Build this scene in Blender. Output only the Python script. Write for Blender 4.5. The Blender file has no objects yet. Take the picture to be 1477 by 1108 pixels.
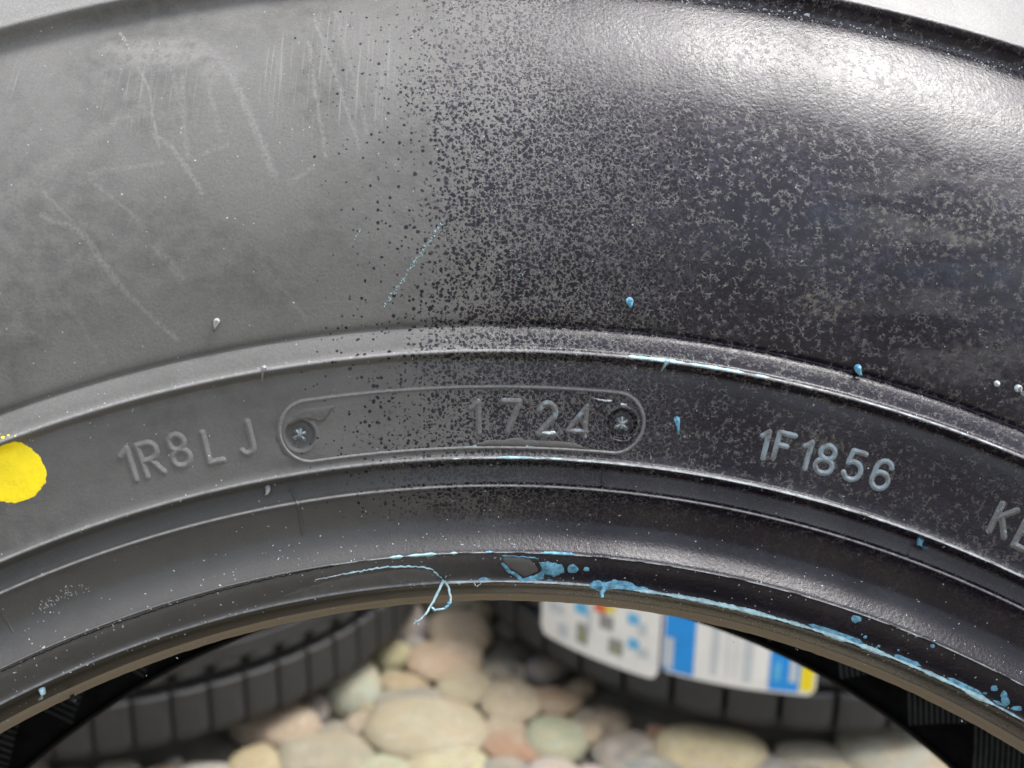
import bpy, bmesh, math, random
import numpy as np
from mathutils import Vector, Matrix
from mathutils.bvhtree import BVHTree
from mathutils.geometry import delaunay_2d_cdt
import mathutils.noise as mnoise

rnd = random.Random(7)
S = bpy.context.scene
COL = S.collection
R = math.radians

# ------------------------------------------------------------------ camera
LEAN = R(27.0)                      # the tyre leans back by this much
AXLE_Z = 0.352
ROOT = Matrix.Translation((0, 0, AXLE_Z)) @ Matrix.Rotation(math.pi / 2 - LEAN, 4, 'X')
F_PX, W_PX, H_PX = 1800.0, 1477.0, 1108.0
CAM_T = Vector((-0.00515, 0.19003, 0.22952))
ROT_TC = Matrix(((0.9996507683758623, 0.010080067492395536, 0.024428129787125167),
                 (-0.01391665155838535, 0.9866312162073357, 0.16237355084691552),
                 (-0.022464819050025127, -0.1626568026385067, 0.9864269341722515)))
cam_d = bpy.data.cameras.new('camera')
cam = bpy.data.objects.new('camera', cam_d)
COL.objects.link(cam)
cam.matrix_world = ROOT @ Matrix.Translation(CAM_T) @ ROT_TC.transposed().to_4x4()
cam_d.sensor_fit = 'HORIZONTAL'
cam_d.sensor_width = 36.0
cam_d.lens = 36.0 * F_PX / W_PX
cam_d.clip_start = 0.01
cam_d.clip_end = 500
cam_d.dof.use_dof = True
cam_d.dof.focus_distance = 0.232
cam_d.dof.aperture_fstop = 21.0
S.camera = cam

# ------------------------------------------------------------------ sky and sun (bright overcast)
SUN_EL, SUN_AZ = R(70), R(84)      # azimuth clockwise from +Y (north)
w = bpy.data.worlds.new('World')
S.world = w
w.use_nodes = True
wn, wl = w.node_tree.nodes, w.node_tree.links
wn.clear()
sky = wn.new('ShaderNodeTexSky')
sky.sky_type = 'NISHITA'
sky.sun_disc = False
sky.sun_elevation = SUN_EL
sky.sun_rotation = SUN_AZ
sky.dust_density = 4.0
sky.air_density = 1.0
hs = wn.new('ShaderNodeHueSaturation')
hs.inputs['Saturation'].default_value = 0.35
bg = wn.new('ShaderNodeBackground')
bg.inputs['Strength'].default_value = 0.15
wo = wn.new('ShaderNodeOutputWorld')
wl.new(sky.outputs[0], hs.inputs['Color'])
wl.new(hs.outputs[0], bg.inputs[0])
wl.new(bg.outputs[0], wo.inputs[0])
sl = bpy.data.lights.new('sun', 'SUN')
sl.energy = 1.35
sl.angle = R(24)
sl.color = (1.0, 0.985, 0.965)
so = bpy.data.objects.new('sun', sl)
COL.objects.link(so)
sd = Vector((math.sin(SUN_AZ) * math.cos(SUN_EL), math.cos(SUN_AZ) * math.cos(SUN_EL), math.sin(SUN_EL)))
so.rotation_euler = (-sd).to_track_quat('-Z', 'Y').to_euler()
S.view_settings.view_transform = 'Standard'
S.view_settings.look = 'None'
S.view_settings.gamma = 1.0
S.view_settings.exposure = 1.28
S.render.engine = 'CYCLES'

# ------------------------------------------------------------------ helpers
def link(o, parent=None):
    COL.objects.link(o)
    if parent is not None:
        o.parent = parent
    return o

def mesh_obj(name, verts, faces, mat, parent=None, smooth=True):
    me = bpy.data.meshes.new(name)
    me.from_pydata([tuple(v) for v in verts], [], [tuple(f) for f in faces])
    me.update()
    if smooth:
        me.polygons.foreach_set('use_smooth', [True] * len(me.polygons))
    if mat is not None:
        me.materials.append(mat)
    return link(bpy.data.objects.new(name, me), parent)

def tag(o, label=None, cat=None, group=None, kind=None):
    if label: o['label'] = label
    if cat: o['category'] = cat
    if group: o['group'] = group
    if kind: o['kind'] = kind
    return o

def empty(name, mat4):
    o = bpy.data.objects.new(name, None)
    o.empty_display_size = 0.05
    link(o)
    o.matrix_world = mat4
    return o

class NT:
    """tiny node-building helper"""
    def __init__(self, name):
        self.m = bpy.data.materials.new(name)
        self.m.use_nodes = True
        self.n = self.m.node_tree.nodes
        self.l = self.m.node_tree.links
        self.n.clear()
        self.out = self.n.new('ShaderNodeOutputMaterial')
        self.b = self.n.new('ShaderNodeBsdfPrincipled')
        self.l.new(self.b.outputs[0], self.out.inputs[0])
    def put(self, sock, v):
        if v is None: return
        if hasattr(v, 'is_linked') or isinstance(v, bpy.types.NodeSocket):
            self.l.new(v, sock)
        else:
            if isinstance(v, (tuple, list)) and len(v) == 3 and len(sock.default_value) == 4:
                v = (*v, 1)
            sock.default_value = v
    def math(self, op, a, b=None, c=None, clamp=False):
        x = self.n.new('ShaderNodeMath'); x.operation = op; x.use_clamp = clamp
        self.put(x.inputs[0], a)
        if b is not None: self.put(x.inputs[1], b)
        if c is not None: self.put(x.inputs[2], c)
        return x.outputs[0]
    def vm(self, op, a, b=None, s=None):
        x = self.n.new('ShaderNodeVectorMath'); x.operation = op
        self.put(x.inputs[0], a)
        if b is not None: self.put(x.inputs[1], b)
        if s is not None: self.put(x.inputs['Scale'], s)
        return x.outputs['Value'] if op in ('LENGTH', 'DOT_PRODUCT', 'DISTANCE') else x.outputs['Vector']
    def ramp(self, v, a, b, lo=0.0, hi=1.0, smooth=True):
        x = self.n.new('ShaderNodeMapRange')
        x.interpolation_type = 'SMOOTHSTEP' if smooth else 'LINEAR'
        self.put(x.inputs['Value'], v)
        self.put(x.inputs['From Min'], a); self.put(x.inputs['From Max'], b)
        self.put(x.inputs['To Min'], lo); self.put(x.inputs['To Max'], hi)
        return x.outputs[0]
    def noise(self, vec, scale, detail=3, rough=0.5, color=False):
        x = self.n.new('ShaderNodeTexNoise')
        self.put(x.inputs['Vector'], vec)
        x.inputs['Scale'].default_value = scale
        x.inputs['Detail'].default_value = detail
        x.inputs['Roughness'].default_value = rough
        return x.outputs['Color'] if color else x.outputs['Fac']
    def voro(self, vec, scale, feature='F1'):
        x = self.n.new('ShaderNodeTexVoronoi')
        x.feature = feature
        self.put(x.inputs['Vector'], vec)
        x.inputs['Scale'].default_value = scale
        return x
    def mix(self, f, a, b):
        x = self.n.new('ShaderNodeMix'); x.data_type = 'RGBA'
        self.put(x.inputs[0], f); self.put(x.inputs[6], a); self.put(x.inputs[7], b)
        return x.outputs[2]
    def mixf(self, f, a, b):
        x = self.n.new('ShaderNodeMix'); x.data_type = 'FLOAT'
        self.put(x.inputs[0], f); self.put(x.inputs[2], a); self.put(x.inputs[3], b)
        return x.outputs[0]
    def sep(self, v):
        x = self.n.new('ShaderNodeSeparateXYZ'); self.put(x.inputs[0], v)
        return x.outputs
    def bump(self, h, dist, strength=1.0, normal=None):
        x = self.n.new('ShaderNodeBump')
        x.inputs['Distance'].default_value = dist
        x.inputs['Strength'].default_value = strength
        self.put(x.inputs['Height'], h)
        if normal is not None: self.put(x.inputs['Normal'], normal)
        return x.outputs[0]
    def set(self, **k):
        for kk, v in k.items():
            self.put(self.b.inputs[kk.replace('_', ' ')], v)

# ------------------------------------------------------------------ main tyre: profile (r, d) in mm, d towards the camera
OUT = [(331,-26),(330,-14),(328,-4),(323.5,4.5),(317,10.2),(310,14.2),(305,16.6),(303,17.4),(302.0,17.9),(301.4,18.0),(300.9,17.5),
 (300.2,16.5),(299.3,15.7),(298.4,15.5),(297.3,15.9),(294.2,17.4),(289.5,19.5),(283,21.8),(275,23.6),(266,24.3),(257,23.7),
 (248,21.7),(241,19.0),(236.8,17.2),(235.9,16.6),(235.5,15.9),(235.2,15.7),(234.9,16.1),(234.1,16.6),(232.6,16.95),
 (231.2,17.1),(230.8,17.35),(230.4,17.75),(230.0,17.75),(229.75,17.2),(229.6,15.9),(229.35,15.0),(228.7,14.8),(227.6,14.7),(224,13.6),(220,12.1),
 (216,10.8),(214.3,10.3),(213.6,10.3),(213.3,10.5),(212.9,10.7),(212.6,10.45),(212.45,9.3),(212.25,8.0),(211.8,7.4),(210.6,7.35),(209.5,7.5),
 (208.85,7.7),(208.5,8.2),(208.2,8.5),(207.9,8.3),(207.6,7.5),(206.9,6.5),(205.6,5.2),(204.2,4.1),(202.8,3.4),
 (201.4,3.25),(200,3.5),(198.4,4.2),(197.1,4.85),(196.75,4.95),(196.6,5.2),(196.45,4.9),(196.1,4.6),(195.2,4.0),(193.9,2.7),
 (192.7,1.35),(192.2,0.85),(191.9,0.8),(191.6,0.95),(191.35,0.9),(191.1,0.3),(190.85,-0.8),(190.25,-2.6),(189.65,-5.5),(189.35,-8.0)]
TOE = [(189.35,-8.0),(189.45,-8.5),(189.25,-8.9),(188.95,-9.2),(188.6,-9.9),(188.3,-10.9),(188.15,-11.9),(188.0,-13.1),(188.3,-14.1),(189.4,-14.8)]
OUT = [(r + float(np.interp(r, [212, 214, 230, 299, 340], [0, .1, .5, .9, 1.0])), d) for r, d in OUT]
MID = -71.0
INN = [(189.4,-14.8),(191.5,-14.6),(196,-13.4),(205,-11),(222,-5.5),(245,7),(262,11),(280,8),(298,-4),(310,-26),(315,-50),(316,-73)]
def cr(pts, n=5):
    """centripetal-ish Catmull-Rom through the points"""
    out = []
    P = [pts[0]] + list(pts) + [pts[-1]]
    for i in range(1, len(P) - 2):
        p0, p1, p2, p3 = map(np.array, (P[i-1], P[i], P[i+1], P[i+2]))
        d1 = np.linalg.norm(p2 - p1) + 1e-9
        m1 = (p2 - p0) / (np.linalg.norm(p2 - p1) + np.linalg.norm(p1 - p0) + 1e-9) * d1
        m2 = (p3 - p1) / (np.linalg.norm(p3 - p2) + np.linalg.norm(p2 - p1) + 1e-9) * d1
        k = n if d1 > 1.2 else 3
        for j in range(k):
            t = j / k
            out.append(tuple((2*t**3-3*t**2+1)*p1 + (t**3-2*t**2+t)*m1 + (-2*t**3+3*t**2)*p2 + (t**3-t**2)*m2))
    out.append(tuple(pts[-1]))
    return out
OUT_S = cr(OUT)

def lathe(name, prof, segs, mat, parent, jitter=None, mirror=False):
    prof = np.array(prof) / 1000.0
    th = np.arange(segs) * 2 * math.pi / segs
    n = len(prof)
    rr = np.repeat(prof[:, 0][None], segs, 0)
    dd = np.repeat(prof[:, 1][None], segs, 0)
    if jitter is not None:
        rr = rr + jitter(th)[:, None] * np.linspace(0, 1, n)[None] ** 1.0 * (np.linspace(1, 0, n)[None] ** .3)
    V = np.stack([rr * np.sin(th)[:, None], rr * np.cos(th)[:, None], dd], 2).reshape(-1, 3)
    i = np.arange(segs)[:, None]; j = np.arange(n - 1)[None]
    a = i * n + j; b = ((i + 1) % segs) * n + j
    Fq = np.stack([a, a + 1, b + 1, b], 2).reshape(-1, 4)
    if mirror: Fq = Fq[:, ::-1]
    me = bpy.data.meshes.new(name)
    me.vertices.add(len(V)); me.vertices.foreach_set('co', V.ravel())
    me.loops.add(Fq.size); me.loops.foreach_set('vertex_index', Fq.ravel().astype(np.int32))
    me.polygons.add(len(Fq)); me.polygons.foreach_set('loop_start', (np.arange(len(Fq)) * 4).astype(np.int32))
    me.update(calc_edges=True)
    me.polygons.foreach_set('use_smooth', [True] * len(me.polygons))
    me.materials.append(mat)
    return link(bpy.data.objects.new(name, me), parent)

# surface parametrised by (theta, r): valid on the whole camera-side face
_r = np.array([p[0] for p in OUT_S][::-1]); _d = np.array([p[1] for p in OUT_S][::-1])
o_ = np.argsort(_r, kind='stable'); _r, _d = _r[o_], _d[o_]
def depth(r): return float(np.interp(r, _r, _d))
def slope(r): return (depth(r + .25) - depth(r - .25)) / .5
def P(th, r, h=0.0):
    """tyre-local point in metres at angle th, radius r (mm), raised h (mm)"""
    s = slope(r); k = 1 / math.sqrt(1 + s * s)
    rr, dd = r - s * k * h, depth(r) + k * h
    return Vector((rr * math.sin(th), rr * math.cos(th), dd)) / 1000.0

# pixel of the photograph -> (theta, r) on the tyre face
def ray_t(px, py):
    v = Vector(((px - W_PX / 2) / F_PX, -(py - H_PX / 2) / F_PX, -1.0))
    return (ROT_TC.transposed() @ v).normalized()
def build_bvh():
    seg = 360; prof = OUT_S[::1]; V = []; Fq = []
    for i in range(seg + 1):
        t = -1.2 + 2.4 * i / seg
        for r, d in prof: V.append((r * math.sin(t) / 1000, r * math.cos(t) / 1000, d / 1000))
    n = len(prof)
    for i in range(seg):
        for j in range(n - 1):
            Fq.append((i*n+j, i*n+j+1, (i+1)*n+j+1, (i+1)*n+j))
    return BVHTree.FromPolygons(V, Fq)
BVH = build_bvh()
def hit(px, py):
    p, n, i, d = BVH.ray_cast(CAM_T, ray_t(px, py))
    if p is None: return None
    return math.atan2(p.x, p.y), math.hypot(p.x, p.y) * 1000
def xy(px, py):
    h = hit(px, py)
    return (h[1] * math.sin(h[0]), h[1] * math.cos(h[0]))

# world helpers
def ground_pt(px, py, z=0.0):
    o = cam.matrix_world.translation
    d = (ROOT.to_3x3() @ ray_t(px, py)).normalized()
    return o + d * ((z - o.z) / d.z)

# ------------------------------------------------------------------ materials
tyre = empty('leaning_tyre', ROOT)
tag(tyre, 'big leaning tyre with the yellow dot and raised code 1724, nearest of the three tyres', 'tyre')

def rubber(name, blue=0.0, wetbase=0.0, brown=0.0, scratches=True, spots=True, wetcap=0, lit_tint=0.0):
    t = NT(name)
    tc = t.n.new('ShaderNodeTexCoord'); tc.object = tyre
    p = t.vm('SCALE', tc.outputs['Object'], s=1000.0)              # millimetres in the tyre's own frame
    X, Y, Z = t.sep(p)
    Rr = t.math('SQRT', t.math('ADD', t.math('MULTIPLY', X, X), t.math('MULTIPLY', Y, Y)))
    flat = t.vm('MULTIPLY', p, (1, 1, 0.6))
    big = t.noise(flat, 0.045, 3, 0.5)
    med = t.noise(flat, 0.22, 4, 0.6)
    # wetness grows from left to right
    xs = t.math('ADD', X, t.math('MULTIPLY', t.math('SUBTRACT', 268.0, Y), 0.04))
    xs = t.math('ADD', xs, t.math('MULTIPLY', t.math('SUBTRACT', big, 0.5), 42.0))
    xs = t.math('ADD', xs, t.math('MULTIPLY', t.math('SUBTRACT', med, 0.5), 12.0))
    wet = t.ramp(xs, -31.0, 15.0, 0, 1, smooth=False)
    wet2 = t.ramp(xs, -46.0, -6.0, 0, 1, smooth=False)
    if wetcap: wet = t.math('MINIMUM', wet, wetcap)
    if wetbase: wet = t.math('MAXIMUM', wet, wetbase)
    # reticulated film: voronoi cells, the light walls thin out as it gets wetter
    dis = t.noise(flat, 1.1, 2, 0.5, color=True)
    pd = t.vm('ADD', flat, t.vm('SCALE', t.vm('SUBTRACT', dis, (0.5, 0.5, 0.5)), s=1.3))
    dis2 = t.noise(flat, 3.2, 1, 0.5, color=True)
    pd = t.vm('ADD', pd, t.vm('SCALE', t.vm('SUBTRACT', dis2, (0.5, 0.5, 0.5)), s=0.75))
    e = t.voro(pd, 1.12, 'DISTANCE_TO_EDGE').outputs['Distance']
    cv = t.voro(pd, 1.12, 'F1')
    crand = t.sep(cv.outputs['Color'])[0]
    th = t.n.new('ShaderNodeFloatCurve')
    c = th.mapping.curves[0]
    pts = [(0, .66), (.15, .50), (.32, .33), (.5, .19), (.75, .09), (1, .058)]
    c.points[0].location = pts[0]; c.points[1].location = pts[-1]
    for q in pts[1:-1]: c.points.new(*q)
    th.mapping.update()
    t.put(th.inputs['Value'], wet)
    T = th.outputs[0]
    ev = t.math('ADD', e, t.math('MULTIPLY', t.math('SUBTRACT', crand, 0.5), t.math('MULTIPLY', t.math('SUBTRACT', 1.0, wet), 0.25)))
    net = t.ramp(ev, t.math('SUBTRACT', T, 0.03), t.math('ADD', T, 0.045))
    # lone round droplets scattered ahead of the wet front
    dd1 = t.voro(t.vm('ADD', flat, (7.1, 3.3, 0)), 1.45, 'F1')
    dr = t.sep(dd1.outputs['Color'])
    rad = t.math('MULTIPLY', t.ramp(t.math('ADD', dr[0], t.math('MULTIPLY', wet2, 0.85)), 0.95, 1.5, 0, .50, smooth=False), t.math('ADD', dr[1], .35))
    drop = t.math('MULTIPLY', t.ramp(t.math('SUBTRACT', rad, dd1.outputs['Distance']), -.01, .09), t.ramp(rad, .03, .08))
    dark = t.math('MAXIMUM', t.math('MULTIPLY', net, t.ramp(wet, .10, .34)), drop)
    light = t.math('SUBTRACT', 1.0, dark)
    brk = t.ramp(t.noise(flat, 0.75, 2, 0.5), 0.48, 0.60)
    brkf = t.ramp(X, 2.0, 40.0)
    light = t.math('MULTIPLY', light, t.mixf(brkf, 1.0, brk))
    # towards the far right the lines fade into mottling
    far = t.ramp(X, 35.0, 75.0)
    light = t.math('MULTIPLY', light, t.mixf(far, 1.0, 0.6))
    light = t.math('MULTIPLY', light, t.mixf(t.math('MULTIPLY', t.ramp(Rr, 210.0, 204.0), brkf), 1.0, 0.3))
    rim = t.ramp(Rr, 302.1, 303.1)
    light = t.math('MAXIMUM', light, t.math('MULTIPLY', rim, .8))
    smooth_ = t.ramp(t.math('ADD', Rr, t.math('MULTIPLY', t.math('SUBTRACT', med, .5), 8.0)), 206.5, 201.0, 0, .88)
    light = t.mixf(smooth_, light, t.math('SUBTRACT', 1.0, wet))
    if not spots:
        light = t.math('MULTIPLY', t.math('SUBTRACT', 1.0, wet), 1.0)
        dark = t.math('SUBTRACT', 1.0, light)
    smear = t.n.new('ShaderNodeMapping'); smear.inputs['Scale'].default_value = (.07, .018, 0); smear.inputs['Rotation'].default_value = (0, 0, R(4)); t.put(smear.inputs[0], p)
    hsm = t.n.new('ShaderNodeMapping'); hsm.inputs['Scale'].default_value = (.035, .20, 0); hsm.inputs['Rotation'].default_value = (0, 0, R(10)); t.put(hsm.inputs[0], t.vm('ADD', p, t.vm('SCALE', t.noise(flat, .12, 3, .6, color=True), s=9.0)))
    # colours
    dustv = t.noise(flat, 0.35, 5, 0.65)
    dust = t.mix(t.ramp(dustv, 0.25, 0.75), (0.092, 0.091, 0.088), (0.150, 0.148, 0.143))
    dust = t.mix(t.ramp(t.noise(flat, 0.055, 2, 0.5), .35, .7), dust, (0.155, 0.153, 0.148))
    dust = t.mix(t.ramp(wet, 0.3, 0.75), dust, (0.165, 0.162, 0.155))
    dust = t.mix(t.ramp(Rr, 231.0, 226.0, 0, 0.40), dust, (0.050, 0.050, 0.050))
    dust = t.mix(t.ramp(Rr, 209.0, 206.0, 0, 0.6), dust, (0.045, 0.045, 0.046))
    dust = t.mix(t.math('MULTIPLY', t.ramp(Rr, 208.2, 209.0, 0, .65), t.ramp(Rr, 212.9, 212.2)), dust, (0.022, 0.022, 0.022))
    dust = t.mix(t.math('MULTIPLY', rim, .8), dust, (0.25, 0.248, 0.24))
    dust = t.mix(t.ramp(t.noise(flat, 2.6, 3, .7), .3, .7, 0, .40), dust, (0.075, 0.073, 0.07))
    mott = t.ramp(t.noise(flat, 0.9, 4, 0.7), 0.44, 0.68)
    mott2 = t.ramp(t.noise(flat, 0.16, 3, 0.6), 0.40, 0.65)
    inner = t.ramp(Rr, 240.0, 228.0)
    mo = t.math('MULTIPLY', t.math('MULTIPLY', mott, mott2), t.mixf(inner, 1.0, 0.35))
    wetc = t.mix(mo, (0.0080, 0.0062, 0.0125), (0.040, 0.034, 0.054))
    band_ = t.math('MULTIPLY', t.ramp(X, 45.0, 72.0), t.math('MULTIPLY', t.ramp(Rr, 236.0, 246.0), t.ramp(Rr, 290.0, 278.0)))
    wetc = t.mix(t.math('MULTIPLY', band_, t.ramp(t.noise(hsm.outputs[0], 1.0, 3, .55), .46, .70, 0, .42)), wetc, (0.105, 0.102, 0.098))
    col = t.mix(light, wetc, dust)
    rough_w = t.mixf(mo, 0.26, 0.40)
    rough = t.mixf(light, rough_w, t.mixf(wet, t.ramp(Rr, 214.0, 206.0, .78, .50), 0.48))
    if scratches:
        # chalky scratches and stains, each at its own place on the sidewall
        acc = None
        def seg(a, b, wd, s):
            nonlocal acc
            A = Vector((*xy(*a), 0)); B = Vector((*xy(*b), 0)); BA = B - A
            pa = t.vm('SUBTRACT', pw, tuple(A))
            hh = t.math('MULTIPLY', t.vm('DOT_PRODUCT', pa, tuple(BA)), 1.0 / BA.length_squared, clamp=True)
            q = t.vm('SUBTRACT', pa, t.vm('SCALE', tuple(BA), s=hh))
            m = t.ramp(t.vm('LENGTH', q), wd * 1.4, wd * 0.25, 0, s)
            acc = m if acc is None else t.math('MAXIMUM', acc, m)
        wob = t.noise(flat, 0.35, 2, 0.5, color=True)
        pw = t.vm('MULTIPLY', t.vm('ADD', p, t.vm('SCALE', t.vm('SUBTRACT', wob, (.5, .5, .5)), s=1.2)), (1, 1, 0))
        for a, b, wd, s in SCR: seg(a, b, wd, s)
        tear = t.ramp(t.noise(flat, 1.6, 4, 0.7), 0.35, 0.6)
        acc = t.math('MULTIPLY', acc, tear)
        # fields of fine combed streaks
        rot = t.n.new('ShaderNodeMapping'); rot.inputs['Rotation'].default_value = (0, 0, R(-13)); rot.inputs['Scale'].default_value = (1.9, 0.05, 0)
        t.put(rot.inputs[0], p)
        st = t.ramp(t.noise(rot.outputs[0], 1.0, 3, 0.6), 0.52, 0.72)
        def blob(cx, cy, rx, ry, soft=1.0):
            a = xy(cx, cy)
            ex = t.math('DIVIDE', t.math('SUBTRACT', X, a[0]), rx)
            ey = t.math('DIVIDE', t.math('SUBTRACT', Y, a[1]), ry)
            q = t.math('ADD', t.math('MULTIPLY', ex, ex), t.math('MULTIPLY', ey, ey))
            return t.ramp(t.math('ADD', q, t.math('MULTIPLY', t.math('SUBTRACT', med, .5), 1.4)), 1.0, 0.2)
        f = t.math('MAXIMUM', blob(480, 110, 17, 16), t.math('MULTIPLY', blob(230, 130, 13, 10), 0.8))
        f = t.math('MAXIMUM', f, t.math('MULTIPLY', blob(30, 90, 8, 8), .7))
        acc = t.math('MAXIMUM', acc, t.math('MULTIPLY', t.math('MULTIPLY', st, f), 0.62))
        cloud = t.math('MULTIPLY', t.math('MAXIMUM', blob(235, 75, 14, 4.5), t.math('MULTIPLY', blob(320, 100, 6, 4), .6)), t.ramp(t.noise(flat, 0.5, 4, .7), .3, .6, 0, .55))
        acc = t.math('MAXIMUM', acc, cloud)
        col = t.mix(t.math('MULTIPLY', acc, .62), col, (0.30, 0.295, 0.285))
        rough = t.mixf(acc, rough, 0.8)
        # dried beige patches on the wet side
        b1 = t.math('MAXIMUM', blob(1420, 318, 15, 5.5), t.math('MAXIMUM', blob(1190, 440, 7, 3), t.math('MULTIPLY', blob(1180, 640, 6, 6), .5)))
        b1 = t.math('MAXIMUM', b1, t.math('MULTIPLY', blob(1270, 320, 9, 4), 0.5))
        b1 = t.math('MULTIPLY', b1, t.ramp(t.noise(flat, 0.95, 3, .6), .50, .66, 0, .55))
        col = t.mix(b1, col, (0.165, 0.160, 0.130))
        b2 = t.math('MULTIPLY', t.math('MAXIMUM', blob(1210, 308, 9, 3.5), blob(1380, 395, 13, 2.6)), t.ramp(med, .35, .6, 0, .55))
        col = t.mix(b2, col, (0.012, 0.020, 0.034))
        b3 = t.math('MULTIPLY', blob(1400, 520, 14, 5), t.ramp(t.noise(flat, 0.7, 3, .6), .35, .65, 0, .45))
        col = t.mix(b3, col, (0.075, 0.070, 0.072))
    if not brown:
        col = t.mix(t.ramp(Rr, 191.5, 191.0, 0, .95), col, (0.007, 0.006, 0.005))
    # crests painted pale to stand in for their highlights, broken up like rubbing
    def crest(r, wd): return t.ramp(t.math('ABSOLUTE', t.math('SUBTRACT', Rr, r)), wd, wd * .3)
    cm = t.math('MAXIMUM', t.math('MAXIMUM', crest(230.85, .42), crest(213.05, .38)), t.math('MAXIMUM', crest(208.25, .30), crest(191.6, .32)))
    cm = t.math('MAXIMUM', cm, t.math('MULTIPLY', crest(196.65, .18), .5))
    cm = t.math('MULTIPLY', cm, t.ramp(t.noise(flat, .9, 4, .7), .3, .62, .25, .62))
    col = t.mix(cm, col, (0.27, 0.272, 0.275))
    if lit_tint: col = t.mix(t.math('MULTIPLY', t.ramp(t.noise(flat, 1.8, 3, .7), .25, .65, .4, 1.0), lit_tint), col, (0.26, 0.262, 0.262))  # paler tone painted over raised parts in place of lit edges
    if brown:
        col = t.mix(brown, col, (0.24, 0.20, 0.145))
        rough = t.mixf(brown, rough, 0.6)
    # tiny white specks of dust
    sv = t.voro(t.vm('ADD', flat, (31.7, 4.1, 9.3)), 0.30, 'F1')
    sr = t.sep(sv.outputs['Color'])
    ss = t.math('MULTIPLY', t.ramp(sv.outputs['Distance'], 0.052, 0.03), t.ramp(sr[1], 0.72, 0.74))
    low = t.ramp(Rr, 206.0, 198.0)
    sv2 = t.voro(t.vm('ADD', flat, (3.7, 44.1, 19.3)), 1.0, 'F1')
    s2 = t.math('MULTIPLY', t.ramp(sv2.outputs['Distance'], 0.13, 0.06), t.ramp(t.math('ADD', t.sep(sv2.outputs['Color'])[0], t.math('MULTIPLY', low, .14)), 0.925, 0.94))
    ss = t.math('MAXIMUM', ss, s2)
    col = t.mix(t.math('MULTIPLY', ss, 0.85), col, (0.55, 0.57, 0.56))
    if blue:
        bn = t.ramp(t.noise(flat, 0.55, 3, 0.6), 0.60 - 0.22 * blue, 0.66 - 0.12 * blue)
        bc = t.mix(t.noise(flat, 1.3, 2, .5), (0.12, 0.22, 0.29), (0.30, 0.35, 0.38))
        col = t.mix(t.math('MULTIPLY', bn, 0.72), col, bc)
    # relief: mould grain plus the raised walls of the film
    g1 = t.noise(flat, 1.7, 3, 0.6)
    g2 = t.noise(flat, 5.0, 2, 0.5)
    h = t.math('ADD', t.math('MULTIPLY', g1, 0.10), t.math('MULTIPLY', g2, 0.025))
    h = t.math('ADD', h, t.math('MULTIPLY', light, t.mixf(wet, 0.008, 0.030)))
    h = t.math('ADD', h, t.math('MULTIPLY', ss, 0.05))
    h = t.math('ADD', h, t.math('MULTIPLY', med, 0.10))
    nrm = t.bump(h, 0.001, 0.8)
    t.set(Base_Color=col, Roughness=rough, Normal=nrm)
    t.set(Specular_IOR_Level=t.math('MULTIPLY', t.mixf(wet, 0.45, t.ramp(t.noise(smear.outputs[0], 1.0, 3, .6), .3, .7, .32, .47)), t.ramp(Rr, 191.5, 191.0, 1, .25)))
    return t.m

def simple(name, col, rough=0.5, var=0.15, scale=300.0, bump=0.0, bscale=800.0, metal=0.0, spec=0.5):
    t = NT(name)
    tc = t.n.new('ShaderNodeTexCoord')
    n = t.noise(tc.outputs['Object'], scale, 4, 0.6)
    a = tuple(c * (1 - var) for c in col); b = tuple(min(1, c * (1 + var)) for c in col)
    t.set(Base_Color=t.mix(t.ramp(n, .3, .7), a, b), Roughness=t.ramp(n, .3, .7, max(0, rough - .06), min(1, rough + .06)), Metallic=metal)
    t.b.inputs['Specular IOR Level'].default_value = spec
    if bump:
        t.set(Normal=t.bump(t.noise(tc.outputs['Object'], bscale, 3, .6), bump, 1.0))
    return t.m

# chalk scratches: (pixel a, pixel b, half-width mm, strength)
SCR = [((172, 48), (188, 72), .35, .9), ((188, 72), (214, 125), .30, .6), ((214, 125), (230, 215), .28, .55),
 ((316, 82), (345, 130), .75, .55), ((345, 130), (395, 250), .8, .5), ((215, 192), (248, 212), .5, .5), ((248, 212), (292, 278), .5, .55),
 ((60, 272), (108, 325), .4, .3), ((60, 310), (118, 335), .5, .45), ((118, 335), (180, 422), .6, .45), ((180, 422), (256, 490), .4, .5),
 ((130, 260), (200, 315), .4, .35), ((225, 355), (260, 400), .8, .35), ((0, 290), (120, 210), 1.6, .22), ((120, 210), (205, 150), 1.2, .2),
 ((290, 222), (330, 210), .4, .45), ((418, 262), (455, 240), .5, .4), ((130, 250), (235, 235), .5, .3),
 ((445, 60), (470, 225), .4, .5), ((452, 20), (520, 215), .35, .45), ((262, 110), (270, 225), .5, .35), ((485, 20), (530, 190), .5, .3),
 ((246, 95), (262, 160), .5, .3), ((300, 120), (318, 190), .5, .3), ((20, 465), (65, 490), .5, .25), ((380, 380), (440, 460), .5, .25), ((100, 440), (150, 520), .6, .2)]
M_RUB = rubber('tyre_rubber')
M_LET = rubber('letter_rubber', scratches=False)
M_LETL = rubber('letter_rubber_dry', scratches=False, spots=False, wetcap=.3, lit_tint=.35)
M_FRAME = rubber('plate_frame_rubber', scratches=False, spots=False, wetcap=.7, lit_tint=.55)  # highlight along the frame ridge is painted in as a paler tone
M_LETB = rubber('letter_rubber_blue_film', blue=0.22, wetcap=0.7, lit_tint=.4, scratches=False, spots=False)
M_LETBB = rubber('letter_rubber_pale_film', blue=1.1, wetcap=0.7, lit_tint=.5, scratches=False, spots=False)
M_TOE = rubber('toe_rubber', brown=0.85, scratches=False, spots=False)
M_LINER = simple('inner_liner_rubber', (0.008, 0.008, 0.008), 0.6, .3, 200, bump=0.0004, bscale=500, spec=.12)
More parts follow.
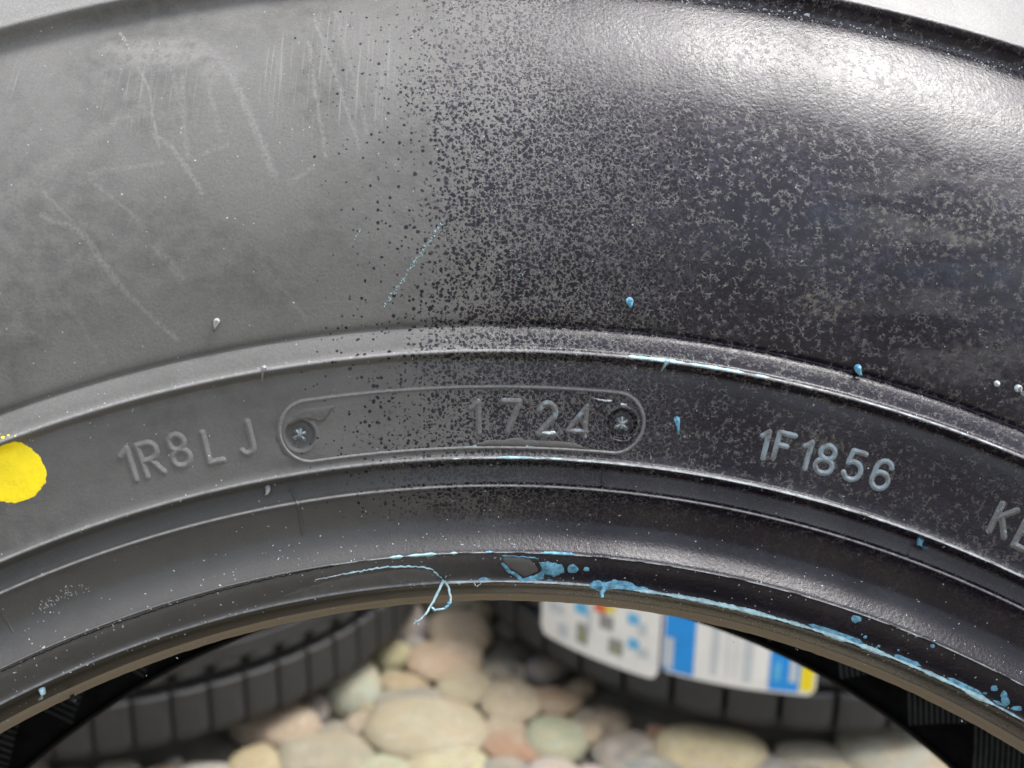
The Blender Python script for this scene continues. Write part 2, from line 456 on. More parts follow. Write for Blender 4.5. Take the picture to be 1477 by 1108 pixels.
M_RIB = simple('liner_rib_rubber', (0.060, 0.060, 0.060), 0.4, .3, 200)
M_TREAD = simple('tread_rubber', (0.022, 0.022, 0.023), 0.62, .25, 90, bump=0.0003, bscale=600)
M_BLUE = simple('blue_release_film', (0.12, 0.32, 0.46), 0.38, .45, 900, bump=0.00015, bscale=1500)
M_CYAN = simple('pale_cyan_film', (0.36, 0.54, 0.60), 0.38, .3, 700, bump=0.00012, bscale=1500)
M_PALE = simple('pale_dried_film', (0.42, 0.47, 0.50), 0.42, .35, 800, bump=0.00012, bscale=1500)
M_BARE = simple('bare_grey_rubber', (0.085, 0.083, 0.080), 0.72, .12, 500, bump=0.00006, bscale=1800)
M_YEL = simple('yellow_paint', (0.86, 0.68, 0.004), 0.6, .12, 160, bump=0.00010, bscale=1100)
M_WHISK = simple('pale_grey_rubber', (0.30, 0.31, 0.31), 0.5, .3, 900)
M_SCREW = simple('worn_screw_rubber', (0.22, 0.25, 0.27), 0.25, .5, 900, bump=0.0002, bscale=1200)

# ------------------------------------------------------------------ tyre body
side = lathe('sidewall', OUT_S, 1440, M_RUB, tyre)
rj = np.random.RandomState(3)
SEG_T = 3600
def toe_jit(th):
    n = len(th)
    a = np.convolve(rj.randn(n + 16), np.hanning(9) / 4, 'same')[:n]
    b = np.convolve(rj.randn(n + 60), np.hanning(41) / 12, 'same')[:n]
    return (a * 0.10 + b * 0.10) / 1000
toe = lathe('bead_toe', cr(TOE), SEG_T, M_TOE, tyre, jitter=toe_jit)
far_side = [(r, 2 * MID - d) for r, d in OUT[::-1]]
far_toe = [(r + 1.6, 2 * MID - d) for r, d in [(190, -8.5), (189, -10.5), (188.4, -13.5), (188.3, -15.5), (189.2, -16.4)][::-1]]
lathe('far_sidewall', cr([(r + (1.6 if r < 196 else 0), d) for r, d in far_side], 3), 720, M_TREAD, tyre)
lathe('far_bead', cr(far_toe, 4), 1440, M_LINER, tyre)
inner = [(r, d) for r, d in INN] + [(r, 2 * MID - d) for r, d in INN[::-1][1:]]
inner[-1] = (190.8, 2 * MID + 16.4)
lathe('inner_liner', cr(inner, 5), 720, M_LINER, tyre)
# tread band with four circumferential grooves, and blocks on it
tr = [(332, -26)]
for gz in (-44, -63, -83, -102):
    tr += [(333, gz + 4.2), (332.8, gz + 3.8), (324, gz + 3), (324, gz - 3), (332.8, gz - 3.8), (333, gz - 4.2)]
tr += [(332, 2 * MID + 26)]
lathe('tread', tr, 720, M_TREAD, tyre)

# liner ribs on the far inner wall: slanting bars in staggered fans
def far_inner_pt(th, r, h=0.0):
    d = float(np.interp(r, [189.4, 191.5, 196, 205, 222, 245, 262, 280], [-15.5, -14.6, -13.4, -11, -5.5, 7, 11, 8]))
    return Vector((r * math.sin(th), r * math.cos(th), 2 * MID - d + h)) / 1000
V, Fc = [], []
def strip(fn, pts, wd, h, V=V, Fc=Fc):
    """bar along a list of (theta, r) points"""
    base = len(V)
    for i, (t0, r0) in enumerate(pts):
        a = pts[max(0, i - 1)]; b = pts[min(len(pts) - 1, i + 1)]
        du, dv = (b[0] - a[0]) * r0, b[1] - a[1]
        L = math.hypot(du, dv); nu, nv = -dv / L, du / L
        for k, hh in ((-1, -.1), (-.5, h), (.5, h), (1, -.1)):
            V.append(fn(t0 + nu * k * wd / 2 / r0, r0 + nv * k * wd / 2, hh))
    for i in range(len(pts) - 1):
        for k in range(3):
            q = base + i * 4 + k
            Fc.append((q, q + 1, q + 5, q + 4))
k = 0
th = -math.pi
while th < math.pi:
    fan = int((th + math.pi) / 0.118)
    off = ((th + math.pi) % 0.118)
    r0 = 191.4 + off * 110
    pts = [(th + (r0 + q * (250 - r0) - 193) / 1000 * -3.1, r0 + q * (250 - r0)) for q in np.linspace(0, 1, 9)]
    strip(far_inner_pt, pts, 1.05, 0.7)
    th += 1.95 / 200
lr = mesh_obj('liner_rib', V, Fc, M_RIB, tyre)
lr['kind'] = 'stuff'

# ------------------------------------------------------------------ relief patches on the tyre face
def relief(name, th0, r0, u0, u1, v0, v1, cell, hfun, mat, rot=0.0, base=None, eps=0.012, off=0.0):
    """grid patch in a local (u right, v outward) frame in mm, raised by hfun(u,v)"""
    nu = int((u1 - u0) / cell) + 1; nv = int((v1 - v0) / cell) + 1
    us = np.linspace(u0, u1, nu); vs = np.linspace(v0, v1, nv)
    U, Vv = np.meshgrid(us, vs, indexing='ij')
    H = hfun(U, Vv)
    cr_, sr_ = math.cos(rot), math.sin(rot)
    verts, idx = [], {}
    faces = []
    keep = H > eps
    kf = keep[:-1, :-1] | keep[1:, :-1] | keep[:-1, 1:] | keep[1:, 1:]
    def vid(i, j):
        q = idx.get((i, j))
        if q is None:
            u, v = U[i, j], Vv[i, j]
            uu, vv = u * cr_ - v * sr_, u * sr_ + v * cr_
            h = H[i, j] - off
            hb = base(th0 + uu / r0, r0 + vv) if base else 0.0
            q = len(verts); idx[(i, j)] = q
            verts.append(P(th0 + uu / r0, r0 + vv, (h + hb) if H[i, j] > eps else (hb - 0.12)))
        return q
    for i in range(nu - 1):
        for j in range(nv - 1):
            if kf[i, j]:
                faces.append((vid(i, j), vid(i + 1, j), vid(i + 1, j + 1), vid(i, j + 1)))
    return mesh_obj(name, verts, faces, mat, tyre)

def sstep(x, a, b):
    t = np.clip((x - a) / (b - a), 0, 1)
    return t * t * (3 - 2 * t)
def seg_dist(U, V, pts):
    D = np.full(U.shape, 1e9)
    for a, b in zip(pts[:-1], pts[1:]):
        bx, by = b[0] - a[0], b[1] - a[1]
        L = bx * bx + by * by + 1e-12
        t = np.clip(((U - a[0]) * bx + (V - a[1]) * by) / L, 0, 1)
        D = np.minimum(D, np.hypot(U - a[0] - t * bx, V - a[1] - t * by))
    return D
def arc(cx, cy, rx, ry, a0, a1, n=22):
    return [(cx + rx * math.cos(R(a0 + (a1 - a0) * i / n)), cy + ry * math.sin(R(a0 + (a1 - a0) * i / n))) for i in range(n + 1)]
GL = {
 '1': [[(.10, .80), (.34, 1), (.34, 0)]],
 '1s': [[(.12, .80), (.32, 1), (.32, 0)]],
 'R': [[(0, 0), (0, 1), (.28, 1)] + arc(.28, .74, .26, .26, 90, -90) + [(0, .48)], [(.26, .48), (.56, 0)]],
 '8': [arc(.28, .76, .235, .24, 0, 360), arc(.28, .26, .28, .26, 0, 360)],
 'L': [[(0, 1), (0, 0), (.46, 0)]],
 'J': [[(.42, 1), (.42, .24)] + arc(.21, .24, .21, .24, 0, -150)],
 '7': [[(0, 1), (.56, 1), (.18, 0)]],
 '2': [arc(.28, .72, .27, .28, 175, -20) + [(.50, .55), (0, 0), (.56, 0)]],
 '4': [[(.60, 0), (.60, 1), (0, .16), (.64, .16)]],
 'F': [[(0, 0), (0, 1), (.54, 1)], [(0, .54), (.36, .54)]],
 '5': [[(.52, 1), (.10, 1), (.06, .56)] + arc(.26, .32, .28, .32, 130, -155)],
 '6': [[(.52, .82)] + arc(.30, .68, .26, .32, 45, 180) + [(.03, .34)], arc(.29, .29, .265, .29, 0, 360)],
 'K': [[(0, 0), (0, 1)], [(.50, 1), (0, .45)], [(.16, .60), (.52, 0)]],
 'E': [[(.5, 1), (0, 1), (0, 0), (.5, 0)], [(0, .52), (.4, .52)]],
}
def letter(ch, px, py, hgt, mat, sw=0.42, H=0.42, rot=0.0, base=None, hscale=1.0, name='raised_letter'):
    th0, r0 = hit(px, py)
    g = GL[ch]
    xs = [p[0] for s in g for p in s]
    cx = (min(xs) + max(xs)) / 2
    strokes = [[((x - cx) * hgt * hscale, (y - .5) * hgt) for x, y in s] for s in g]
    ux = max(abs(p[0]) for s in strokes for p in s) + 1.1
    vy = hgt / 2 + 1.1
    def hf(U, V):
        D = np.full(U.shape, 1e9)
        for s in strokes: D = np.minimum(D, seg_dist(U, V, s))
        q = np.clip((sw + 0.30 - D) / 0.56, 0, 1)
        return H * 0.68 * (q * 1.06 - .06 * q ** 6)
    lo = {'1s': '1'}.get(ch, ch)
    return relief(name, th0, r0, -ux, ux, -vy, vy, 0.09, hf, mat, rot, base)

# the rounded code plate with its two screw dishes
tl, rl = hit(447, 622); trr, rrr = hit(886, 610)
rc = (rl + rrr) / 2; tc_ = (tl + trr) / 2; half = (trr - tl) / 2 * rc
PR = 5.15
PLATE_H = 0.16
sL = hit(433, 628); sR = hit(897, 612)
dL = ((sL[0] - tc_) * rc, sL[1] - rc); dR = ((sR[0] - tc_) * rc, sR[1] - rc)
def plate_h(U, V):
    tilt = (rrr - rl) / (2 * half)
    Vt = V - U * tilt
    D = np.hypot(np.maximum(np.abs(U) - half, 0), Vt)           # stadium distance to the centre line
    ridge = 0.10 * np.clip(1.15 - np.abs(D - PR) / 0.50, 0, 1)
    inside = PLATE_H * (1 - sstep(D, PR - .1, PR + .35))
    h = np.maximum(ridge, inside)
    # inner ledge by the left screw and along the bottom right (thin left-over flash)
    for (cx, cy), ra in ((dL, 2.75), (dR, 2.75)):
        q = np.hypot(U - cx, (V - cy))
        rim = 0.30 * np.exp(-((q - ra - .15) / 0.28) ** 2)
        h = np.where(D < PR, np.maximum(h, PLATE_H + rim * (cx > 0) + rim * .4 * (cx < 0)), h)
    for (cx, cy), ra in ((dL, 2.75), (dR, 2.75)):
        q = np.hypot(U - cx, (V - cy))
        h = h - (h + 0.75) * (1 - sstep(q, ra - .75, ra)) + .25 * (1 - sstep(q, 0, ra - .5))
    return np.where(D < PR + .75, h + 3.0, 0.0)
def frame_h(U, V):
    D = np.hypot(np.maximum(np.abs(U) - half, 0), V - U * (rrr - rl) / (2 * half))
    return 0.44 * np.clip(1.1 - np.abs(D - PR) / 0.40, 0, 1)
relief('plate_frame', tc_, rc, -half - PR - 1.2, half + PR + 1.2, -PR - 2.4, PR + 2.4, 0.09, frame_h, M_FRAME, eps=0.05)
# sink the sidewall under the two dishes so that they are really hollow
for cx, cy in (sL, sR):
    c0 = P(cx, cy)
    for v in side.data.vertices:
        q = math.hypot(v.co.x - c0.x, v.co.y - c0.y) * 1000
        if q < 3.9 and v.co.z > 0: v.co.z -= .0030 * (1 - max(0, q - 3.3) / .6)
plate = relief('code_plate', tc_, rc, -half - PR - 1.2, half + PR + 1.2, -PR - 2.4, PR + 2.4, 0.10, plate_h, M_LET, eps=0.03, off=3.0)

def on_plate(th, r): return PLATE_H - 0.02
# lettering
for ch, x, y, hh, rt in (('1', 184, 671, 5.4, -3), ('R', 217, 662, 5.4, 2), ('8', 258, 650, 5.3, 4), ('L', 307, 644, 5.2, -2), ('J', 354, 632, 5.2, 2)):
    letter(ch, x, y, hh, M_LETL, sw=.36, H=.58, rot=R(rt) * 0.5)
for ch, x, y, hh in (('1', 685, 602, 5.2), ('7', 737, 601, 5.2), ('2', 789, 604, 5.2), ('4', 833, 607, 5.2)):
    letter(ch, x, y, hh, M_LETB, sw=.20 if ch == '4' else .30, H=.52, base=on_plate)
for ch, x, y, hh in (('1s', 1101, 641, 4.6), ('F', 1131, 645, 4.5), ('1s', 1162, 656, 4.6), ('8', 1191, 663, 4.7), ('5', 1232, 672, 4.8), ('6', 1272, 685, 4.8)):
    letter(ch, x, y, hh, M_LETBB, sw=.20, H=.48, hscale=1.12)
letter('K', 1447, 751, 4.9, M_LETB, sw=.32, H=.50, hscale=1.1)
letter('E', 1482, 772, 4.9, M_LETB, sw=.32, H=.50, hscale=1.1)

# screw crosses inside the dishes
def cross(cx, cy, rad, seed, name='screw_slot_cross'):
    lift = 0.55
    rr_ = random.Random(seed)
    def hf(U, V):
        D = np.minimum(np.minimum(seg_dist(U, V, [(-rad, -.5 * rad), (rad * .9, .6 * rad)]), seg_dist(U, V, [(-rad * .8, .8 * rad), (rad * .8, -.7 * rad)])),
                       seg_dist(U, V, [(0, rad * 1.1), (.05, -.4 * rad)]))
        return 0.75 * (1 - sstep(D, 0.02, .42)) * (1 - sstep(np.hypot(U, V), rad * .9, rad * 1.3))
    th0, r0 = hit(cx, cy)
    return relief(name, th0, r0, -2.2, 2.2, -2.2, 2.2, 0.09, hf, M_SCREW, rot=rr_.uniform(-.3, .3), off=lift)
sL2, sR2 = hit(435, 626), hit(897, 612)
_hit = hit
def hit(px, py):
    if (px, py) == (435, 626): return sL
    if (px, py) == (897, 612): return sR
    return _hit(px, py)
cross(435, 626, 1.0, 1); cross(897, 612, 1.05, 5)
hit = _hit

# ------------------------------------------------------------------ film, paint and bare patches: outlines given as photo pixels
def patch(name, poly, mat, thick=0.10, jag=0.0, step=0.45, rounded=True, label=None):
    pts = []
    n = len(poly)
    for i in range(n):                                          # densify and roughen the outline
        a, b = poly[i], poly[(i + 1) % n]
        L = math.dist(a, b); k = max(1, int(L / 3.0))
        for j in range(k):
            t = j / k
            q = [a[0] + (b[0] - a[0]) * t, a[1] + (b[1] - a[1]) * t]
            if jag: q = [q[0] + rnd.uniform(-jag, jag), q[1] + rnd.uniform(-jag, jag)]
            pts.append(q)
    uv = []
    for q in pts:
        h = hit(*q)
        if h is None: return None
        uv.append(h)
    r0 = sum(h[1] for h in uv) / len(uv)
    P2 = [Vector((h[0] * r0, h[1])) for h in uv]
    x0, x1 = min(p.x for p in P2), max(p.x for p in P2); y0, y1 = min(p.y for p in P2), max(p.y for p in P2)
    nb = len(P2)
    gx = np.arange(x0, x1, step); gy = np.arange(y0, y1, step)
    A = np.array([tuple(p) for p in P2]); B = np.roll(A, -1, 0)
    ins = []
    for x in gx:
        for y in gy:
            xx, yy = x + rnd.uniform(-.1, .1) * step, y + rnd.uniform(-.1, .1) * step
            c = ((A[:, 1] > yy) != (B[:, 1] > yy)) & (xx < (B[:, 0] - A[:, 0]) * (yy - A[:, 1]) / (B[:, 1] - A[:, 1] + 1e-12) + A[:, 0])
            if c.sum() % 2:
                d = np.min(np.hypot(A[:, 0] - xx, A[:, 1] - yy))
                if d > step * .35: ins.append((Vector((xx, yy)), d))
    co = P2 + [q[0] for q in ins]
    res = delaunay_2d_cdt(co, [], [list(range(nb))], 1, 1e-5)
    vs, fs, orig = res[0], res[2], res[3]
    out = []
    for i, v in enumerate(vs):
        o = orig[i][0] if orig[i] else 0
        if o < nb: h = -0.03
        else:
            d = ins[o - nb][1]
            h = thick * (min(1, d / 0.35) ** .5 if rounded else 1) * (1 + .3 * mnoise.noise(Vector((v.x, v.y, 3)) * 1.3))
        out.append(P(v.x / r0, v.y, h))
    ob = mesh_obj(name, out, fs, mat, tyre)
    if label: ob['label'] = label
    return ob

# yellow balance dot
dot = [(x_, y_ + 4) for x_, y_ in [(-12, 640), (8, 632), (30, 634), (48, 643), (60, 656), (69, 675), (67, 692), (56, 708), (44, 717), (20, 723), (0, 721), (-20, 716), (-28, 690), (-26, 660)]]
patch('yellow_paint_dot', dot, M_YEL, 0.05, jag=.5, step=.6)
for x, y, s in ((4, 631, 2.2), (12, 628, 1.6), (22, 629, 1.5), (-2, 626, 2.0), (34, 628, 1.1), (47, 636, 1.0), (60, 646, .9)):
    patch('yellow_fleck', [(x + s * 1.6 * math.cos(a), y + s * math.sin(a)) for a in (0, 1, 2, 3, 4.2, 5.3)], M_YEL, .05, step=.2)

# bare rubber where the film has torn away at the bead
patch('bare_patch', [(395, 864), (430, 850), (470, 838), (520, 829), (575, 820), (612, 820), (626, 825), (634, 833), (630, 836), (560, 842), (500, 850), (440, 861)], M_BARE, 0.06, jag=.8)
patch('bare_patch', [(724, 803), (764, 805), (770, 812), (778, 824), (758, 832), (748, 827), (736, 820), (727, 812)], M_BARE, 0.16, jag=.5)
patch('blue_film_splash', [(720, 800), (726, 812), (738, 823), (747, 828), (753, 834), (776, 828), (782, 822), (777, 811), (790, 810), (812, 815), (814, 826), (800, 832), (786, 828), (784, 836), (752, 840), (745, 833), (730, 824), (722, 812)], M_BLUE, 0.26, jag=.8, step=.35)
for x, y, rx, ry in ((826, 821, 9, 7), (846, 821, 5, 3.6), (1235, 893, 8, 6), (1248, 919, 3, 3), (1243, 915, 2, 2), (1268, 932, 3, 2.4), (1296, 938, 2.2, 2),
                     (1434, 993, 6, 5), (1448, 1003, 5, 7), (1450, 1012, 7, 8), (1420, 1000, 4, 2), (1466, 1022, 9, 4), (802, 822, 7, 5), (1345, 932, 4, 3), (1292, 948, 3, 2.2)):
    patch('blue_film_drop', [(x + rx * math.cos(a) * rnd.uniform(.8, 1.15), y + ry * math.sin(a) * rnd.uniform(.8, 1.15)) for a in np.arange(0, 6.2, .6)], M_BLUE, 0.14, step=.25)
# the torn flap at the bottom centre
patch('blue_film_splash', [(848, 842), (862, 836), (872, 840), (884, 836), (905, 838), (915, 844), (940, 850), (905, 852), (884, 850), (872, 852), (868, 858), (862, 852), (850, 849)], M_BLUE, 0.3, jag=1.0, step=.35)
# pale flash inside the code plate
patch('plate_flash', [(437, 588), (486, 583), (478, 594), (470, 606), (461, 610), (452, 606), (436, 606), (424, 611), (414, 620), (418, 606), (426, 595)], M_BARE, 0.36, step=.35, rounded=False)
patch('plate_flash', [(668, 643), (700, 634), (745, 630), (768, 633), (800, 634), (830, 638), (858, 649), (800, 647), (740, 644)], M_BARE, 0.27, step=.4, jag=.5, rounded=False)
patch('pale_film_flake', [(850, 571), (866, 575), (884, 577), (882, 580), (868, 579), (858, 576)], M_PALE, 0.36, jag=.4, step=.2)
patch('pale_film_flake', [(895, 580), (905, 583), (903, 586), (894, 585)], M_PALE, 0.36, step=.2)
patch('pale_film_flake', [(781, 622), (800, 621), (802, 625), (792, 628), (781, 625)], M_PALE, 0.62, step=.2)
for q in ([(666, 645), (690, 640), (688, 646), (668, 647)], [(757, 640), (760, 636), (763, 643), (771, 643), (772, 637), (774, 643), (768, 647), (758, 646)]):
    patch('blue_film_drop', q, M_CYAN, 0.3, step=.2)

# film clinging along the ridges
def ridge_film(name, r, t0px, t1px, ypx, wd, mat, h=0.12, seed=1, thresh=-9, freq=.8):
    a, b = hit(t0px, ypx[0])[0], hit(t1px, ypx[1])[0]
    n = int((b - a) * r / 0.25)
    runs, cur = [], []
    for i in range(n + 1):
        t = a + (b - a) * i / n
        q = mnoise.noise(Vector((t * r * freq * .35, seed * 7.3, 0))) + .5 * mnoise.noise(Vector((t * r * freq * 1.7, seed * 3.1, 5)))
        wv = wd * (1 + .9 * q)
        if q > thresh and wv > .05: cur.append((t, wv))
        else:
            if len(cur) > 3: runs.append(cur)
            cur = []
    if len(cur) > 3: runs.append(cur)
    V, Fc = [], []
    for run in runs:
        base = len(V); m = len(run)
        for i, (t, wv) in enumerate(run):
            wv *= min(1, i / 3, (m - 1 - i) / 3) + .05
            for kk in range(7):
                f = -1 + 2 * kk / 6
                V.append(P(t, r + f * wv / 2, h * math.sqrt(max(0, 1 - f * f)) - .02))
        for i in range(m - 1):
            for kk in range(6):
                q = base + i * 7 + kk
                Fc.append((q, q + 1, q + 8, q + 7))
    if V: return mesh_obj(name, V, Fc, mat, tyre)
ridge_film('pale_film_edge', 191.5, 640, 930, (838, 858), .40, M_PALE, .08, 2)
ridge_film('cyan_film_edge', 191.6, 915, 1476, (855, 1034), .72, M_CYAN, .10, 2)
ridge_film('blue_film_edge', 191.9, 690, 960, (840, 862), .6, M_BLUE, .12, 3, thresh=.05)
ridge_film('blue_film_edge', 192.2, 1150, 1476, (900, 1030), .5, M_BLUE, .12, 9, thresh=0.0)
ridge_film('cyan_film_edge', 231.0, 905, 1110, (512, 548), .55, M_CYAN, .10, 4, thresh=-.35)
ridge_film('cyan_film_edge', 230.8, 1110, 1476, (560, 655), .22, M_PALE, .06, 14, thresh=-.1)
ridge_film('blue_film_edge', 213.0, 640, 830, (664, 668), .3, M_CYAN, .10, 5, thresh=.0)
ridge_film('cyan_film_edge', 212.9, 650, 1476, (664, 832), .25, M_PALE, .06, 6, thresh=-.5)
ridge_film('blue_film_edge', 196.6, 560, 660, (803, 797), .55, M_CYAN, .12, 7, thresh=-.2)
ridge_film('blue_film_edge', 196.7, 700, 830, (797, 800), .4, M_BLUE, .12, 8, thresh=-.2)
ridge_film('pale_film_edge', 196.55, 480, 1476, (814, 990), .16, M_PALE, .06, 10, thresh=-.25)

def tube(name, pts, rads, mat, segs=8, parent=tyre):
    """tapered tube through tyre-local points (metres)"""
    V, Fc = [], []
    n = len(pts)
    for i, p in enumerate(pts):
        d = (pts[min(n - 1, i + 1)] - pts[max(0, i - 1)]).normalized()
        a = d.orthogonal().normalized(); b = d.cross(a)
        for k in range(segs):
            t = 2 * math.pi * k / segs
            V.append(p + (a * math.cos(t) + b * math.sin(t)) * rads[i])
    for i in range(n - 1):
        for k in range(segs):
            Fc.append((i*segs+k, i*segs+(k+1) % segs, (i+1)*segs+(k+1) % segs, (i+1)*segs+k))
    Fc.append(tuple(range(segs))[::-1]); Fc.append(tuple((n-1)*segs+k for k in range(segs)))
    return mesh_obj(name, V, Fc, mat, parent)

# torn film edge above the bare patch, then the strand hanging into the hole
def film_line(pix, rad, mat, name='torn_film_edge', h=.05):
    pts = []
    for a, b in zip(pix[:-1], pix[1:]):
        k = max(2, int(math.dist(a, b) / 3))
        for j in range(k):
            t = j / k
            x, y = a[0] + (b[0] - a[0]) * t + rnd.uniform(-.5, .5), a[1] + (b[1] - a[1]) * t + rnd.uniform(-.9, .9)
            hh = hit(x, y)
            pts.append(P(hh[0], hh[1], h))
    return tube(name, pts, [rad * rnd.uniform(.6, 1.35) / 1000 for _ in pts], mat, 7)
film_line([(495, 828), (535, 821), (560, 817), (590, 817), (612, 818), (624, 822), (632, 829), (640, 838)], .16, M_CYAN)
film_line([(455, 836), (480, 832), (500, 826)], .10, M_PALE)
film_line([(724, 801), (768, 804), (780, 806)], .12, M_BLUE)
film_line([(612, 801), (618, 806), (626, 804), (634, 797)], .16, M_BARE)
th_, r_ = hit(640, 836)
a0 = P(th_, r_, .1)
def free(px, py, depth_mm):
    """point on a photo ray at the given tyre depth (mm)"""
    d = ray_t(px, py)
    return CAM_T + d * ((depth_mm / 1000 - CAM_T.z) / d.z)
def wiggly(pix, r0, r1, d0, d1):
    pts, rad = [], []
    tot = len(pix) - 1
    for i, (a, b) in enumerate(zip(pix[:-1], pix[1:])):
        for j in range(4):
            t = j / 4; g = (i + t) / tot
            q = free(a[0] + (b[0] - a[0]) * t + rnd.uniform(-.5, .5), a[1] + (b[1] - a[1]) * t + rnd.uniform(-.5, .5), d0 + (d1 - d0) * g)
            pts.append(q); rad.append((r0 + (r1 - r0) * g) * rnd.uniform(.75, 1.25) / 1000)
    pts.append(free(*pix[-1], d1)); rad.append(r1 / 1000)
    return pts, rad
p1, q1 = wiggly([(640, 837), (634, 849), (627, 864), (620, 876), (614, 886), (606, 894), (600, 897)], .32, .12, 1.35, 1.6)
strand = tube('hanging_film_strand', p1, q1, M_CYAN, 8)
for pix, ra, rb in (([(641, 838), (647, 848), (650, 860), (650, 869), (643, 877), (636, 879), (628, 880), (622, 876)], .22, .16), ([(648, 868), (646, 874), (641, 877)], .34, .2),
                    ([(623, 876), (627, 882)], .3, .15), ([(600, 897), (597, 900)], .12, .08), ([(602, 897), (604, 902)], .1, .06), ([(600, 896), (598, 893)], .1, .06)):
    pp, qq = wiggly(pix, ra, rb, 1.35, 1.55)
    tube('film_strand_loop', pp, qq, M_CYAN if ra < .3 else M_BLUE, 8, strand)
pp, qq = wiggly([(872, 848), (868, 855), (869, 862)], .5, .3, 1.5, 1.8)
tube('blue_film_drip', pp, qq, M_BLUE)
pp, qq = wiggly([(683, 840), (687, 846), (692, 843), (694, 839)], .08, .08, 1.1, 1.2)
tube('film_strand_curl', pp, qq, M_PALE)

# vent whiskers: stubby bent pins left by the mould
def whisker(px, py, ex, ey, mat, rad=.42, head=1.3, ln=2.2):
    th0, r0 = hit(px, py)
    a = P(th0, r0, -.1); n = (P(th0, r0, 1) - P(th0, r0, 0)) * 1000
    t1, r1 = hit(px + ex, py + ey)
    b = P(t1, r1, 0.6)
    m = a + n * (ln * .45 / 1000) * 1.0
    pts = [a, a + n * .0004, m, m * .55 + b * .45 + n * .0003, b]
    return tube('vent_whisker', pts, [rad * head / 1000, rad * head * 1.05 / 1000, rad * 1.15 / 1000, rad * .72 / 1000, rad * .35 / 1000], mat, 10)
for px, py, ex, ey, m, ra in ((313, 463, -4, 14, M_WHISK, .40), (382, 533, -4, 14, M_WHISK, .36), (908, 434, 1, 12, M_BLUE, .50), (976, 605, 2, 20, M_BLUE, .42),
                              (1237, 530, 4, 15, M_BLUE, .48), (1468, 560, 8, 10, M_PALE, .50), (1437, 553, 2, 3, M_PALE, .40), (1328, 778, 10, 12, M_BLUE, .45),
                              (386, 702, -3, 13, M_WHISK, .36), (962, 522, -8, 10, M_CYAN, .36), (60, 993, -6, 12, M_CYAN, .45)):
    whisker(px, py, ex, ey, m, ra)
pp, qq = wiggly([(102, 1001), (105, 1006), (108, 1012)], .42, .36, -12, -10)
tube('vent_whisker', pp, qq, M_TREAD)

# crumbs and flecks of dried film
def crumbs(name, spots, mat):
    V, Fc = [], []
    for th0, r0, a in spots:
        b = len(V); n = 6
        ang = rnd.uniform(0, 3.1); el = rnd.uniform(1, 2.6)
        for k in range(n):
            t = 2 * math.pi * k / n
            u, v = a * el * math.cos(t) * rnd.uniform(.6, 1.2), a * math.sin(t) * rnd.uniform(.6, 1.2)
            uu, vv = u * math.cos(ang) - v * math.sin(ang), u * math.sin(ang) + v * math.cos(ang)
            V.append(P(th0 + uu / r0, r0 + vv, -.03))
        V.append(P(th0, r0, a * rnd.uniform(.7, 1.4)))
        for k in range(n): Fc.append((b + k, b + (k + 1) % n, b + n))
    o = mesh_obj(name, V, Fc, mat, tyre); o['kind'] = 'stuff'
    return o
def along(pa, pb, n, spread, a0, a1):
    out = []
    for _ in range(n):
        t = rnd.random()
        h_ = hit(pa[0] + (pb[0] - pa[0]) * t + rnd.gauss(0, spread), pa[1] + (pb[1] - pa[1]) * t + rnd.gauss(0, spread))
        if h_: out.append((h_[0], h_[1], rnd.uniform(a0, a1)))
    return out
crumbs('film_crumbs', along((640, 318), (556, 440), 120, 1.3, .05, .13) + along((520, 330), (512, 350), 14, 1, .04, .09) + along((700, 345), (770, 420), 26, 9, .04, .10), M_CYAN)
ta, tb = hit(840, 30)[0], hit(1470, 100)[0]
crumbs('film_crumbs', [(ta + (tb - ta) * rnd.random(), 299.1 + rnd.gauss(0, .55), rnd.uniform(.07, .2)) for _ in range(190)], M_PALE)
ta, tb = hit(5, 1000)[0], hit(1470, 1020)[0]
crumbs('dust_crumbs', [(ta + (tb - ta) * rnd.random(), rnd.choice((191.6, 191.6, 196.6, 196.6, 199, 202)) + rnd.gauss(0, .5 if rnd.random() < .6 else 2.5), rnd.uniform(.05, .15)) for _ in range(420)], M_PALE)
ta, tb = hit(5, 600)[0], hit(1470, 620)[0]
crumbs('dust_crumbs', [(ta + (tb - ta) * rnd.random(), rnd.choice((230.9, 212.9, rnd.uniform(200, 296), rnd.uniform(200, 296))) + rnd.gauss(0, .4), rnd.uniform(.04, .12)) for _ in range(420)], M_PALE)
crumbs('dust_crumbs', along((50, 878), (125, 846), 70, 4, .06, .16), M_WHISK)
# hairline crack along the parting line on the dry side
film_line([(2, 969), (60, 942), (120, 917), (180, 895), (237, 876), (300, 857), (370, 839), (440, 824), (495, 814)], .09, M_LINER, 'parting_crack', .02)

# radial mould seams across the bead
def seam(pix, hgt=.16):
    V, Fc = [], []
    pts = []
    for a, b in zip(pix[:-1], pix[1:]):
        for j in range(14):
            t = j / 14
            pts.append(hit(a[0] + (b[0] - a[0]) * t, a[1] + (b[1] - a[1]) * t))
    strip(lambda t, r, h: P(t, r, h), pts, .55, hgt, V, Fc)
    return mesh_obj('mould_seam', V, Fc, M_LET, tyre)
seam([(419, 704), (430, 728), (438, 776)], .26); seam([(869, 683), (868, 705), (864, 757)], .26); seam([(1313, 792), (1300, 820), (1281, 852)], .1); seam([(2, 884), (10, 895), (19, 913)])

